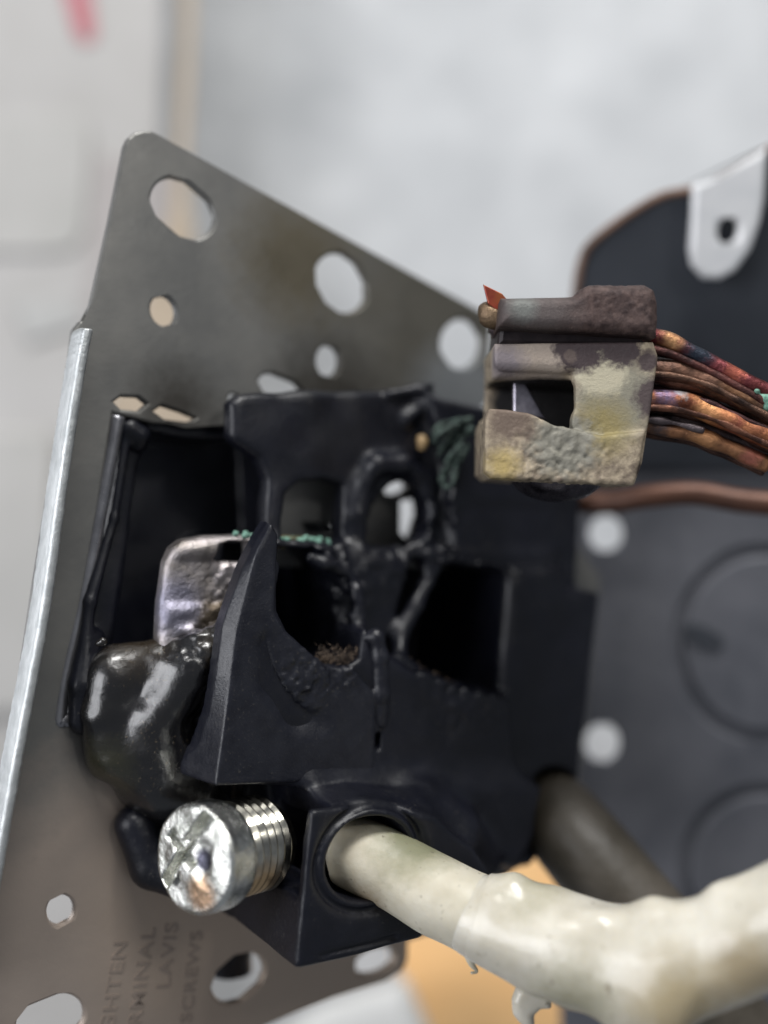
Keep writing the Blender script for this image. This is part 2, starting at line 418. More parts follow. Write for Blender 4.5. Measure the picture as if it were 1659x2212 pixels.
outl = [(152, 760), (158, 712), (172, 694), (188, 690), (200, 640), (236, 480), (270, 312), (277, 297), (290, 286), (308, 281), (326, 281), (345, 290),
        (700, 486), (1010, 655), (1052, 678), (1062, 700), (1056, 868), (1042, 880), (1300, 1250), (1250, 1700), (1000, 2000),
        (883, 2033), (882, 2075), (872, 2098), (834, 2122), (723, 2156), (667, 2178), (560, 2222), (300, 2420), (-300, 2600), (-300, 2100), (-40, 1960), (-20, 1900), (60, 1350)]
hl = [slot(396, 449, 77, 50, 41), ring(354, 671, 27, 34, -20), slot(739, 610, 67, 50, 62), ring(710, 779, 26, 35),
      ring(998, 742, 46, 54, 10), [(558, 822), (570, 808), (590, 806), (640, 826), (660, 850), (600, 856), (570, 845)],
      ring(508, 864, 14, 16), ring(132, 1968, 30, 34, 10), slot(516, 2114, 64, 42, -42), slot(110, 2205, 76, 46, -22), ring(812, 2077, 46, 26, -20),
      [(246, 868), (262, 856), (300, 858), (318, 872), (300, 888), (262, 884)],
      [(332, 888), (350, 876), (392, 890), (423, 903), (400, 918), (360, 908)],
      [(244, 892), (330, 915), (505, 921), (585, 945), (596, 1185), (540, 1230), (535, 1690), (330, 1700), (210, 1640), (180, 1560), (124, 1554), (158, 1400), (212, 1100)],
      [(566, 1226), (1140, 1226), (1120, 1520), (700, 1680), (556, 1690)],
      [(655, 1130), (770, 1130), (770, 1154), (665, 1154)],
      ring(856, 1052, 28, 15, -15), [(866, 1082), (900, 1078), (904, 1110), (884, 1168), (866, 1150)]]
sheet('plate', F, outl, hl, 0, 0.11, pm, mplate, bevel=0.022)
# folded flange towards the viewer
fm = mat('bright_cut_edge', (0.42, 0.44, 0.44), (0.56, 0.58, 0.58), 6, 0.34, 0.5, metal=0.7, bump=0.006, bscale=30)
nearp = [(203, 712), (185, 811), (146, 1070), (110, 1327), (55, 1622), (4, 1910), (-40, 2140)]
hgt = 0.34
V = []; Fc = []
prof = []
T_ = 0.085
for i in range(7):                                # rounded root, web, rounded lip
    a = math.pi/2*i/6; prof.append((0.16*(1 - math.cos(a)) , 0.0))
prof = [(0.14, -0.11), (0.07, -0.10), (0.02, -0.06), (0, 0.0), (0, 0.2), (0, hgt-0.03), (0.02, hgt), (T_-0.02, hgt), (T_, hgt-0.03), (T_, 0.1), (T_, 0.02), (0.14, 0.0)]
lines = []
for (x, y) in nearp:
    q = F.L(x, y, hgt); lines.append(np.array([q[0] - T_, q[1]]))
lines = catmull([(*l, 0) for l in lines], 30)[:, :2]
st = [(lines[0] + (0.02, 0.03), 0.55), (lines[0] + (0.004, 0.01), 0.9)] + [(l, 1.0) for l in lines]
for idx, (l, sc) in enumerate(st):
    for (u, c) in prof:
        V.append((l[0] + u + (rng.random()-0.5)*0.006, l[1], (c if c <= 0 else c*sc)))
m_ = len(prof)
for i in range(len(st) - 1):
    for j in range(m_ - 1): a = i*m_ + j; Fc.append((a, a + 1, a + m_ + 1, a + m_))
    Fc.append((i*m_ + m_ - 1, i*m_, (i+1)*m_, (i+1)*m_ + m_ - 1))
Fc.append(tuple(range(m_))[::-1])
mesh_obj('flange', F.W(np.array(V)), Fc, fm, mplate)
# rim of the cutout turned back
rimm = mat('satin_rim', (0.20, 0.20, 0.215), (0.34, 0.34, 0.36), 2, 0.25, 0.4, metal=0.8, bump=0.004, bscale=10)
tube('cutout_rim', [(*F.P(x, y, -0.045), 0.062) for x, y in ((254, 899), (238, 985), (211, 1130), (181, 1290), (150, 1420), (128, 1545), (140, 1556), (175, 1556))], rimm, mplate, seg=14)
# stamped lettering
inkm = mat('stamped_lettering', (0.22, 0.18, 0.15), (0.27, 0.22, 0.185), 8, 0.6, metal=0.3)
def lettering(body, top, bottom, size):
    a, b = F.L(*top)[:2], F.L(*bottom)[:2]; t = (a - b)/np.linalg.norm(a - b); up = np.array([-t[1], t[0]])
    cu = bpy.data.curves.new('lettering', 'FONT'); cu.body = body; cu.size = size; cu.extrude = 0.003; cu.align_x = 'RIGHT'
    cu.space_character = 1.12; cu.offset = 0.002
    o = bpy.data.objects.new('lettering', cu); COL.objects.link(o)
    me = bpy.data.meshes.new_from_object(o.evaluated_get(bpy.context.evaluated_depsgraph_get())); bpy.data.objects.remove(o)
    V = np.array([v.co[:] for v in me.vertices]); Fc = [list(p.vertices) for p in me.polygons]
    L3 = np.zeros_like(V); L3[:, :2] = a + V[:, 0:1]*t*1.25 + V[:, 1:2]*up; L3[:, 2] = V[:, 2] + 0.003
    mesh_obj('lettering', F.W(L3), Fc, inkm, mplate, smooth=False)
lettering('TIGHTEN', (276, 2030), (248, 2200), 0.165)
lettering('TERMINAL', (335, 2004), (308, 2180), 0.165)
lettering('VIS', (384, 1992), (358, 2180), 0.16)
lettering('LA', (373, 2072), (358, 2180), 0.16)
lettering('SCREWS', (436, 2010), (414, 2190), 0.15)

# ================================================================== TERMINAL BLOCK
PL1, PL2 = (0.0025, 0.0030, 0.0060), (0.0055, 0.0062, 0.0115)
plastic = mat('black_plastic', PL1, PL2, 2.2, 0.30, 0.46, bump=0.004, bscale=22, spec=0.45, dust=(0.035, 0.033, 0.032), dscale=45, damt=0.70)
plastic_matte = mat('sooted_plastic', (0.005, 0.0055, 0.010), (0.011, 0.012, 0.018), 5, 0.28, 0.40, bump=0.004, bscale=40, spec=0.5, dust=(0.04, 0.037, 0.035), dscale=40, damt=0.70)
melt = mat('melted_plastic', (0.002, 0.002, 0.0032), (0.0055, 0.005, 0.005), 2.2, 0.15, 0.34, bump=0.005, bscale=20, spec=0.7, coat=0.5, dust=(0.07, 0.055, 0.035), dscale=40, damt=0.70,
    stains=((F.P(300, 1395, .3), 0.24, (0.022, 0.016, 0.010), 0.9, 1.0), (F.P(470, 1400, .55), 0.18, (0.035, 0.028, 0.02), 0.5, 1.2), (F.P(230, 1650, .2), 0.25, (0.020, 0.019, 0.009), 0.6, 0.8)), origin=tuple(F.P(640, 2095, 0)))
tb = thing('terminal_block', 'melted black plastic terminal block with torn walls, mounted on the steel plate', 'terminal block', tuple(F.P(640, 2095, 0)))

g = Grid(F, *bbox(F, [(130, 2110), (1370, 1300), (640, 810)], -1.1, 1.6, 0.05), 0.024)
# body behind and beside the pockets
g.add(g.prism([(472, 1697), (505, 1440), (575, 1180), (600, 1165), (760, 1172), (935, 1180), (1272, 1180), (1262, 1266), (1338, 1282), (1290, 1700), (1275, 1745), (1180, 1880), (1100, 1850), (1060, 1712), (680, 1694)], -0.95, 0.965, 0.035))
# right wall and top wall up to the lug
g.add(g.prism([(925, 840), (942, 856), (1060, 884), (1262, 980), (1258, 1200), (1245, 1264), (1120, 1262), (985, 1230), (975, 1000), (940, 900)], 0.02, 0.60, 0.05), 0.1)
# upper melted frame
up = g.prism([(498, 930), (498, 868), (520, 850), (562, 845), (700, 842), (835, 840), (905, 832), (935, 826), (944, 858), (985, 880), (985, 1190), (560, 1190), (520, 1190), (500, 1100), (490, 960)], 0.20, 0.42, 0.08)
g.add(up, 0.1)
# open interior on the left
g.cut(g.prism([(262, 905), (330, 938), (500, 950), (560, 990), (578, 1040), (574, 1165), (530, 1330), (430, 1700), (150, 1700)], -0.2, 0.9, 0.06, at=0.42), 0.08)
# windows
g.cut(g.prism([(606, 1120), (616, 1066), (650, 1040), (700, 1034), (742, 1050), (738, 1100), (736, 1166), (606, 1166)], -0.2, 0.9, 0.02, at=0.42), 0.05)
g.cut(g.prism([(826, 1062), (848, 1040), (876, 1034), (905, 1048), (918, 1082), (922, 1120), (900, 1184), (780, 1176), (792, 1120)], -0.2, 0.9, 0.02, at=0.42), 0.05)
# pockets
g.cut(g.prism([(600, 1178), (720, 1192), (758, 1230), (772, 1300), (776, 1360), (770, 1420), (740, 1440), (690, 1432), (612, 1362), (594, 1320)], -0.8, 1.3, 0.02, at=0.9), 0.03)
g.cut(g.prism([(938, 1206), (1120, 1240), (1096, 1502), (1010, 1490), (935, 1465), (868, 1430), (876, 1380), (905, 1310)], -0.8, 1.3, 0.02, at=0.85), 0.04)
g.cut(g.prism([(600, 1160), (935, 1175), (938, 1210), (868, 1440), (790, 1395), (778, 1360), (640, 1180)], 0.56, 1.3, 0.03, at=0.7), 0.12)
g.cut(g.prism([(560, 1100), (1400, 1100), (1400, 1215), (1130, 1225), (940, 1195), (560, 1190)], 0.62, 1.4, 0.03, at=0.7), 0.15)
g.cut(g.prism([(1105, 1180), (1500, 1180), (1500, 1950), (1080, 1950), (1110, 1720), (1085, 1560)], 0.74, 1.3, 0.03, at=0.8), 0.12)
# arch legs
g.add(g.chain([(768, 1215, 0.36, 0.10), (770, 1110, 0.40, 0.085), (785, 1040, 0.42, 0.08), (812, 1004, 0.46, 0.085), (870, 1000, 0.46, 0.08), (922, 1040, 0.44, 0.06), (932, 1100, 0.46, 0.045), (922, 1180, 0.5, 0.04)], 0.05), 0.08)
g.add(g.chain([(842, 850, 0.42, 0.04), (900, 842, 0.46, 0.05), (934, 832, 0.5, 0.02)]), 0.06)
g.add(g.chain([(880, 905, 0.42, 0.06), (930, 860, 0.46, 0.05)]), 0.08)
# torn rims
g.add(g.chain([(672, 1206, 0.62, 0.03), (700, 1220, 0.64, 0.05), (745, 1226, 0.64, 0.055), (768, 1270, 0.66, 0.05), (778, 1350, 0.70, 0.06)]), 0.10)
g.add(g.chain([(905, 1180, 0.45, 0.06), (930, 1240, 0.52, 0.06), (900, 1310, 0.56, 0.07), (868, 1370, 0.58, 0.06), (862, 1430, 0.72, 0.06)]), 0.14)
g.add(g.chain([(862, 1425, 0.76, 0.04), (905, 1448, 0.78, 0.04), (960, 1482, 0.78, 0.045), (1030, 1496, 0.74, 0.045), (1085, 1505, 0.72, 0.03)]), 0.06)
# lower box with a sloping shoulder and hump
lb = g.prism([(674, 1752), (640, 2095), (912, 2028), (960, 1950), (1060, 1890), (1020, 1830), (940, 1770), (800, 1738)], 0.0, 1.5, 0.03)
g.add(lb)
g.add(g.prism([(679, 1696), (676, 1800), (900, 1800), (1110, 1860), (1150, 1800), (1170, 1700)], -0.1, 1.0, 0.05, at=1.0), 0.30)
g.add(g.chain([(760, 1780, 1.28, 0.16), (880, 1770, 1.2, 0.2)]), 0.25)
g.add(g.chain([(905, 1745, 1.02, 0.24), (975, 1800, 1.08, 0.24), (1035, 1862, 0.98, 0.17)]), 0.16)
g.add(g.chain([(1110, 1700, 0.4, 0.2), (1105, 1815, 0.55, 0.18), (1075, 1862, 0.7, 0.12)]), 0.2)
# cable sockets
pc = F.L(800, 1856, 1.5)
ax_ = np.array([pc[0], pc[1]])
rr = np.sqrt((g.A - pc[0])**2*0.75 + (g.B - pc[1])**2)
g.cut(np.maximum(np.abs(rr - 0.40) - 0.012, 1.45 - g.C), 0.07)
g.cut(np.maximum(rr - 0.325, 0.4 - g.C), 0.05)
pc2 = F.L(1190, 1752, 0.74)
rr = np.sqrt((g.A - pc2[0])**2 + (g.B - pc2[1])**2); g.cut(np.maximum(rr - 0.40, 0.1 - g.C), 0.03)
# hollow below the foot, groove lines
g.cut(g.prism([(500, 1712), (655, 1706), (668, 1790), (640, 1900), (430, 1900)], 0.25, 1.4, 0.03, at=0.95), 0.05)
g.cut(g.prism([(812, 1582), (826, 1578), (824, 1618), (812, 1624)], 0.84, 1.3, 0.01, at=0.97), 0.02)
g.cut(g.prism([(510, 1652), (690, 1644), (690, 1648), (510, 1657)], 0.94, 1.2, 0.002, at=0.97), 0.015)
g.cut(g.prism([(690, 2062), (860, 2020), (862, 2028), (692, 2072)], 1.47, 1.7, 0.002, at=1.5), 0.02)
# left rails of the carrier
g.add(g.prism([(262, 905), (300, 912), (322, 945), (300, 1010), (280, 1180), (245, 1400), (200, 1560), (156, 1552), (176, 1400), (232, 1150)], -0.5, -0.10, 0.06, at=-0.1), 0.04)
g.add(g.chain([(274, 930, -0.06, 0.05), (246, 1120, -0.04, 0.05), (194, 1300, 0.05, 0.05), (172, 1480, 0.12, 0.06), (165, 1560, 0.12, 0.05)]), 0.05)
g.add(g.chain([(282, 925, -0.05, 0.09), (302, 940, -0.05, 0.08), (300, 960, -0.08, 0.07)]), 0.05)
g.add(g.chain([(200, 1380, 0.0, 0.10), (180, 1480, 0.1, 0.10), (175, 1560, 0.05, 0.1)]), 0.08)
# floor of the carrier
g.add(g.prism([(190, 915), (520, 935), (740, 1150), (1160, 1200), (1150, 1560), (700, 1720), (330, 1760), (130, 1600)], -1.0, -0.88, 0.02, at=-0.88))
g.add(g.prism([(246, 893), (505, 922), (508, 950), (400, 945), (246, 915)], -0.95, -0.08, 0.02, at=-0.08))
g.add(g.prism([(585, 935), (594, 1175), (700, 1180), (680, 935)], -0.95, -0.13, 0.02, at=-0.13))
g.add(g.chain([(480, 1900, -0.5, 0.2), (495, 2050, -0.5, 0.2), (500, 2100, -0.5, 0.19)]), 0.05)
g.add(g.chain([(290, 1780, 0.1, 0.16), (330, 1870, 0.15, 0.18), (400, 1890, 0.3, 0.2)]), 0.1)
g.noise(0.012, 3.2, 5)
g.noise(0.022, 3.5, 11, g.near(740, 960, 0.3, 0.9))
g.noise(0.035, 14, 12, np.minimum(1, g.near(900, 1150, 0.5, 0.45) + g.near(720, 1250, 0.6, 0.35) + g.near(980, 1480, 0.75, 0.4)))
g.obj('housing', plastic, tb)

# barrier wall (sharp, in front)
g = Grid(F, *bbox(F, [(372, 1710), (860, 1320), (582, 1120)], 0.0, 1.1, 0.06), 0.014)
g.add(g.prism([(584, 1124), (540, 1140), (440, 1300), (380, 1500), (330, 1700), (467, 1699), (560, 1694), (680, 1690), (810, 1690), (812, 1500),
               (760, 1440), (700, 1440), (612, 1362), (594, 1320), (598, 1240), (602, 1155)], 0.02, 1.0, 0.022))
lf = np.array([F.L(x, y, c) for x, y, c in ((583, 1122, 0.97), (569, 1140, 0.93), (545, 1182, 0.91), (521, 1232, 0.90), (480, 1353, 0.89), (466, 1460, 0.88), (452, 1540, 0.82), (424, 1616, 0.68), (392, 1640, 0.5), (376, 1648, 0.42))])[::-1]
rt = np.array([F.L(x, y, 1.0) for x, y in ((584, 1122), (566, 1160), (557, 1182), (544, 1230), (532, 1281), (512, 1370), (495, 1495), (480, 1600), (466, 1698), (464, 1730))])[::-1]
al = np.interp(g.B, lf[:, 1], lf[:, 0]).astype(np.float32); cl = np.interp(g.B, lf[:, 1], lf[:, 2]).astype(np.float32)
ar = np.interp(g.B, rt[:, 1], rt[:, 0]).astype(np.float32); sl = (1.0 - cl)/np.maximum(ar - al, 0.02)
ch = (g.C - (cl + (g.A - al)*sl))/np.sqrt(1 + sl*sl)
g.f = -smin(-g.f, -ch, 0.02)
g.f = np.maximum(g.f, (cl - 0.16) - g.C)
g.f = np.maximum(g.f, al - g.A)
g.cut(g.chain([(592, 1400, 1.05, 0.09), (600, 1470, 1.05, 0.11), (650, 1540, 1.05, 0.11), (700, 1560, 1.1, 0.1)]), 0.12)
g.add(g.prism([(583, 1335), (598, 1342), (625, 1374), (700, 1440), (715, 1478), (683, 1535), (655, 1530), (620, 1490), (592, 1440), (580, 1390)], 0.70, 0.99, 0.03), 0.05)
g.add(g.chain([(790, 1378, 0.93, 0.04), (812, 1376, 0.96, 0.065), (820, 1420, 0.96, 0.075), (822, 1500, 0.95, 0.078), (820, 1560, 0.92, 0.07)]), 0.03)
g.noise(0.003, 6, 3)
g.noise(0.02, 26, 4, np.minimum(1, g.near(660, 1460, 0.95, 0.22) + g.near(730, 1430, 0.9, 0.2)))
g.obj('barrier_wall', plastic_matte, tb)

# melted blob on the left
g = Grid(F, *bbox(F, [(150, 1760), (560, 1320), (330, 1780)], -0.2, 0.95, 0.05), 0.016)
g.add(g.chain([(268, 1500, 0.02, 0.32), (305, 1600, 0.06, 0.40), (360, 1670, 0.15, 0.34)]), 0.1)
g.add(g.chain([(255, 1440, 0.16, 0.17), (350, 1425, 0.32, 0.17), (430, 1395, 0.46, 0.14), (510, 1350, 0.62, 0.09)]), 0.25)
g.add(g.chain([(240, 1465, 0.18, 0.17), (222, 1540, 0.18, 0.17), (240, 1620, 0.12, 0.20)]), 0.15)
g.add(g.chain([(490, 1385, 0.60, 0.10), (410, 1450, 0.50, 0.18), (345, 1550, 0.36, 0.21), (345, 1650, 0.22, 0.26)]), 0.16)
g.add(g.chain([(490, 1430, 0.55, 0.10), (450, 1540, 0.30, 0.18), (430, 1680, 0.2, 0.26)]), 0.15)
g.add(g.chain([(212, 1390, 0.28, 0.035), (222, 1386, 0.3, 0.04)]), 0.05)
g.add(g.chain([(320, 1690, 0.05, 0.22), (380, 1738, 0.1, 0.2), (440, 1740, 0.2, 0.2)]), 0.2)
g.noise(0.012, 3, 8)
g.noise(0.022, 19, 9, g.near(450, 1385, 0.55, 0.26)); g.noise(0.008, 9, 10)
g.obj('melted_drip', melt, tb)

# metal busbar strap
strapm = mat('sooty_bus_metal', (0.30, 0.27, 0.25), (0.50, 0.46, 0.47), 4, 0.30, 0.5, metal=0.9, bump=0.018, bscale=12,
             stains=((F.P(380, 1310, .45), 0.22, (0.30, 0.29, 0.36), 0.6, 0.6), (F.P(480, 1340, .45), 0.2, (0.10, 0.08, 0.06), 0.4, 1.0)),
             origin=tuple(F.P(640, 2095, 0)))
g = Grid(F, *bbox(F, [(330, 1440), (760, 1130), (560, 1440)], 0.1, 0.65, 0.05), 0.012)
g.add(g.prism([(345, 1420), (352, 1300), (364, 1215), (378, 1182), (400, 1166), (450, 1158), (520, 1154), (600, 1158), (728, 1172), (730, 1192), (610, 1186), (560, 1190), (520, 1420)], 0.20, 0.47, 0.10))
g.cut(g.prism([(468, 1196), (474, 1176), (495, 1168), (545, 1170), (545, 1214), (478, 1214), (468, 1208)], 0.0, 0.8, 0.02, at=0.47), 0.02)
g.cut(g.prism([(366, 1212), (520, 1212), (520, 1300), (360, 1300)], 0.44, 0.7, 0.02, at=0.47), 0.1)
g.noise(0.008, 6, 21); g.noise(0.05, 12, 22, g.near(430, 1385, 0.45, 0.22)); g.noise(0.018, 22, 23, g.near(505, 1270, 0.45, 0.2))
g.obj('bus_strap', strapm, tb)
# corrosion crust
cg = mat('green_corrosion', (0.08, 0.20, 0.15), (0.30, 0.52, 0.42), 30, 0.8, bump=0.02, bscale=40)
g = Grid(F, *bbox(F, [(500, 1200), (760, 1140)], 0.3, 0.65, 0.03), 0.009)
pts = [(x, 1155 + (x-510)*0.09 + random.uniform(-4, 4), 0.42 + random.uniform(-.03, .05), random.uniform(0.008, 0.028)) for x in np.linspace(508, 716, 46)]
for q in pts: g.add(g.ell(g.fr.L(*q[:3]), (q[3]*1.3, q[3], q[3])), 0.01)
for i in range(16):
    x = random.uniform(655, 718); g.add(g.ell(g.fr.L(x, 1164 + (x-655)*0.16 + random.uniform(-6, 8), 0.45), (0.024, 0.018, 0.02)), 0.01)
g.noise(0.012, 30, 2)
g.obj('corrosion_crust', cg, tb, kind='stuff')
om = mat('olive_residue', (0.05, 0.05, 0.02), (0.16, 0.14, 0.07), 14, 0.75, bump=0.02, bscale=30)
g = Grid(F, *bbox(F, [(590, 1210), (750, 1150)], 0.25, 0.6, 0.03), 0.010)
g.add(g.chain([(606, 1170, 0.40, 0.04), (660, 1174, 0.40, 0.045), (715, 1182, 0.40, 0.035)])); g.noise(0.03, 14, 31)
g.obj('charred_residue', om, tb, kind='stuff')
# brown charred fluff: many small slivers on the torn edge
V = []; Fc = []
for i in range(900):
    if i < 640:
        t = random.random(); x = 682 + 96*t; y = 1410 + 30*t*0.2 + random.gauss(12, 12); c = 0.84 + random.uniform(-.05, .1)
    else:
        t = random.random(); x = 870 + 215*t; y = 1428 + 80*min(1, t*1.35) + random.gauss(6, 7); c = 0.78 + random.uniform(-.04, .05)
    p = F.L(x, y, c); a = random.uniform(0, math.pi); l = random.uniform(.012, .038); w_ = random.uniform(.003, .007)
    d_ = np.array([math.cos(a), math.sin(a), random.uniform(-.5, .8)])*l; s_ = np.array([-math.sin(a), math.cos(a), 0.3])*w_
    b = len(V); V += [p - s_, p + s_, p + d_, p + np.array([0, 0, w_*2])]; Fc += [(b, b+1, b+2), (b+1, b+3, b+2), (b+3, b, b+2), (b, b+3, b+1)]
mesh_obj('charred_fibres', F.W(np.array(V)), Fc, mat('brown_char', (0.03, 0.022, 0.017), (0.13, 0.09, 0.06), 12, 0.8), tb, smooth=False, kind='stuff')

# ================================================================== SET SCREW
zinc = mat('zinc_plating', (0.50, 0.50, 0.46), (0.80, 0.79, 0.74), 5, 0.10, 0.30, metal=1.0, bump=0.02, bscale=7,
           stains=(), detail=6)
c0 = F.P(368, 1852, 0.92)
zinc = mat('zinc_plating', (0.46, 0.47, 0.43), (0.82, 0.82, 0.78), 5, 0.08, 0.30, metal=1.0, bump=0.03, bscale=5, detail=6,
           origin=tuple(c0), stains=((np.array(c0) + F.e1*0.42 + F.n*0.2 - F.e2*0.33, 0.16, (0.50, 0.30, 0.20), 0.7, 0.9),))
SA = np.array([0.60, 0.798, -0.05]); SA /= np.linalg.norm(SA)
s1 = np.array([SA[1], -SA[0], 0]); s1 /= np.linalg.norm(s1); s2 = np.cross(s1, SA); s2 = s2 if s2[2] > 0 else -s2
c0 = F.P(416, 1857, 1.15)
sc = thing('set_screw', 'shiny zinc plated terminal screw loose in the lower left of the block', 'screw', tuple(c0))
FS = Frame(c0, s1, s2, -SA)
def sp(u, v, w=0.0): return FS.W(np.array([u, v, w]))
zinc = mat('zinc_plating', (0.52, 0.53, 0.48), (0.92, 0.92, 0.88), 6, 0.12, 0.32, metal=1.0, bump=0.012, bscale=16, detail=7,
           origin=tuple(c0), stains=((sp(0.12, -0.22), 0.13, (0.62, 0.42, 0.28), 0.6, 0.9), (sp(0.13, 0.02), 0.085, (0.10, 0.10, 0.13), 0.4, 0.3), (sp(-0.17, -0.16), 0.06, (0.12, 0.13, 0.13), 0.3, 0.8)))
g = Grid(FS, (-0.52, -0.52, -0.36), (0.52, 0.52, 0.12), 0.0115)
rad = np.sqrt(g.A**2 + g.B**2)
q1, q2 = rad - 0.365, np.abs(g.C + 0.14) - 0.10
g.add(np.sqrt(np.maximum(q1, 0)**2 + np.maximum(q2, 0)**2) + np.minimum(np.maximum(q1, q2), 0) - 0.04)
g.add(g.ell((0.08, -0.02, -0.01), (0.20, 0.26, 0.045)), 0.05)
dg = (g.A*0.80 - g.B*0.60); dg2 = (g.A*0.60 + g.B*0.80)
g.cut(np.maximum(np.maximum(np.abs(dg + 0.10) - 0.050, np.abs(dg2 - 0.0) - 0.36), -g.C - 0.13), 0.012)
g.cut(np.maximum(np.maximum(np.abs(dg2 + 0.02) - 0.045, np.abs(dg + 0.12) - 0.17), -g.C - 0.08), 0.02)
g.cut(g.ell((0.13, 0.02, 0.05), (0.10, 0.14, 0.06)), 0.03)
g.noise(0.010, 5.5, 91); g.noise(0.007, 15, 92, np.clip(1 - rad/0.36, 0, 1)*(g.C > -0.12))
g.obj('head', zinc, sc)
V = []; Fc = []; seg = 72
pr = [(0.20, 0.30)]
x = 0.26
while x < 0.66:
    pr += [(x, 0.335), (x + 0.026, 0.372), (x + 0.040, 0.372), (x + 0.062, 0.335)]; x += 0.078
pr += [(x + 0.08, 0.31), (x + 0.11, 0.2), (x+0.11, 0.001)]
for i, (x, r) in enumerate(pr):
    for jj in range(seg):
        a = 2*math.pi*jj/seg; V.append(c0 + SA*x + (s1*math.cos(a) + s2*math.sin(a))*r*(1 + 0.006*math.sin(5*a + 9*x)))
for i in range(len(pr) - 1):
    for jj in range(seg):
        a = i*seg + jj; b = i*seg + (jj+1) % seg; Fc.append((a, b, b + seg, a + seg))
mesh_obj('thread', np.array(V), Fc, mat('worn_thread', (0.35, 0.34, 0.30), (0.75, 0.72, 0.62), 4, 0.12, 0.28, metal=1.0, origin=tuple(c0),
      stains=((sp(0.30, -0.25, -0.45), 0.2, (0.60, 0.42, 0.24), 0.6, 0.6),)), sc)

# ================================================================== CABLE LUG
gl = P(1230, 1040, 9.3)
col_y, col_g, col_p = (0.50, 0.38, 0.15), (0.26, 0.25, 0.20), (0.060, 0.043, 0.045)
def lp(x, y, c=0.1): return G.P(x, y, c)
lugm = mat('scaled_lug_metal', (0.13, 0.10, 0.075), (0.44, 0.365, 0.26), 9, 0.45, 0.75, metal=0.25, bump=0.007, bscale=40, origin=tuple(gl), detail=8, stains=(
    (lp(1130, 775), 0.36, (0.36, 0.30, 0.25), 0.25, 0.6),
    (lp(1085, 790), 0.17, (0.22, 0.19, 0.20), 0.7, 0.7),
    (lp(1330, 860), 0.30, (0.235, 0.22, 0.17), 0.4, 0.6),
    (lp(1300, 800), 0.20, (0.46, 0.42, 0.31), 0.3, 0.9),
    (lp(1300, 925), 0.20, (0.25, 0.205, 0.09), 0.9, 0.9),
    (lp(1215, 960), 0.26, (0.21, 0.20, 0.165), 0.4, 1.1),
    (lp(1085, 1005), 0.13, (0.42, 0.32, 0.13), 0.8, 0.9),
    (lp(1100, 905), 0.19, (0.15, 0.11, 0.085), 0.6, 0.8),
    (lp(1250, 752), 0.19, col_p, 0.3, 1.2), (lp(1340, 745), 0.17, col_p, 0.3, 1.2),
    (lp(1415, 860), 0.16, (0.075, 0.055, 0.055), 0.4, 1.0), (lp(1400, 780), 0.08, (0.07, 0.05, 0.05), 0.4, 1.0), (lp(1232, 770), 0.05, (0.12, 0.09, 0.08), 0.3, 1.2),
    (lp(1370, 1010), 0.07, (0.07, 0.05, 0.04), 0.5, 1.3), (lp(1180, 720, -0.1), 0.09, (0.02, 0.014, 0.016), 0.4, 0.3), (lp(1300, 728, -0.1), 0.09, (0.02, 0.014, 0.016), 0.4, 0.3),  # last two paint the shade of the gap under the saddle
    (lp(1180, 870, -0.50), 0.50, (0.010, 0.009, 0.010), 0.12, 0.15)))  # shade inside the window, painted near black on the inner walls
sadm = mat('purple_brown_patina', (0.035, 0.021, 0.020), (0.095, 0.062, 0.055), 15, 0.5, 0.75, metal=0.35, bump=0.007, bscale=50, origin=tuple(gl), detail=7, stains=(
    (lp(1150, 670, .2), 0.28, (0.095, 0.078, 0.075), 0.8, 0.9), (lp(1130, 665, .2), 0.10, (0.15, 0.155, 0.145), 0.8, 0.6)))
lug = thing('cable_lug', 'corroded square wire clamp lug caked yellow and purple brown, gripping copper strands', 'wire lug', tuple(gl))
g = Grid(G, *bbox(G, [(1020, 600), (1450, 1080)], -1.0, 0.3, 0.03), 0.0125)
g.add(g.prism([(1068, 742), (1068, 870), (1066, 1030), (1370, 1047), (1388, 1000), (1404, 900), (1422, 770), (1412, 738)], -0.85, 0.10, 0.022))
g.add(g.prism([(1056, 880), (1048, 905), (1047, 1020), (1062, 1033), (1370, 1049), (1384, 1000), (1396, 930), (1300, 940), (1235, 925), (1180, 900), (1105, 884)], -0.8, 0.17, 0.03), 0.03)
g.cut(g.prism([(1030, 826), (1238, 836), (1236, 926), (1195, 922), (1140, 893), (1090, 883), (1030, 882)], -0.1, 0.5, 0.012, at=0.10), 0.01)
g.cut(g.prism([(1020, 815), (1340, 825), (1340, 985), (1120, 985), (1020, 880)], -0.78, -0.02, 0.03, at=0.0), 0.03)
g.cut(g.prism([(1050, 800), (1236, 806), (1236, 880), (1050, 860)], 0.0, 0.5, 0.03, at=0.10), 0.10)
g.noise(0.004, 5, 41); g.noise(0.014, 24, 42, g.near(1210, 1005, 0.15, 0.36)); g.noise(0.010, 40, 43, g.near(1210, 1020, 0.1, 0.4))
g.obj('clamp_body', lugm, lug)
g = Grid(G, *bbox(G, [(1040, 590), (1450, 760)], -0.8, 0.4, 0.03), 0.0125)
g.add(g.prism([(1083, 641), (1240, 637), (1258, 620), (1275, 613), (1395, 612), (1416, 624), (1424, 650), (1422, 728), (1400, 722), (1078, 702)], -0.55, 0.22, 0.09))
g.noise(0.005, 6, 44); g.noise(0.006, 34, 45, g.near(1340, 670, 0.2, 0.35))
g.obj('saddle', sadm, lug)
sheet('gap_shade_fill', G, [(1080, 685), (1404, 695), (1406, 750), (1074, 746)], [], -0.06, 0.7, mat('gap_shade_dark', (0.014, 0.010, 0.012), (0.035, 0.026, 0.028), 8, 0.5, metal=0.4), lug, bevel=0.04)  # dark filler added for the shade between saddle and clamp body
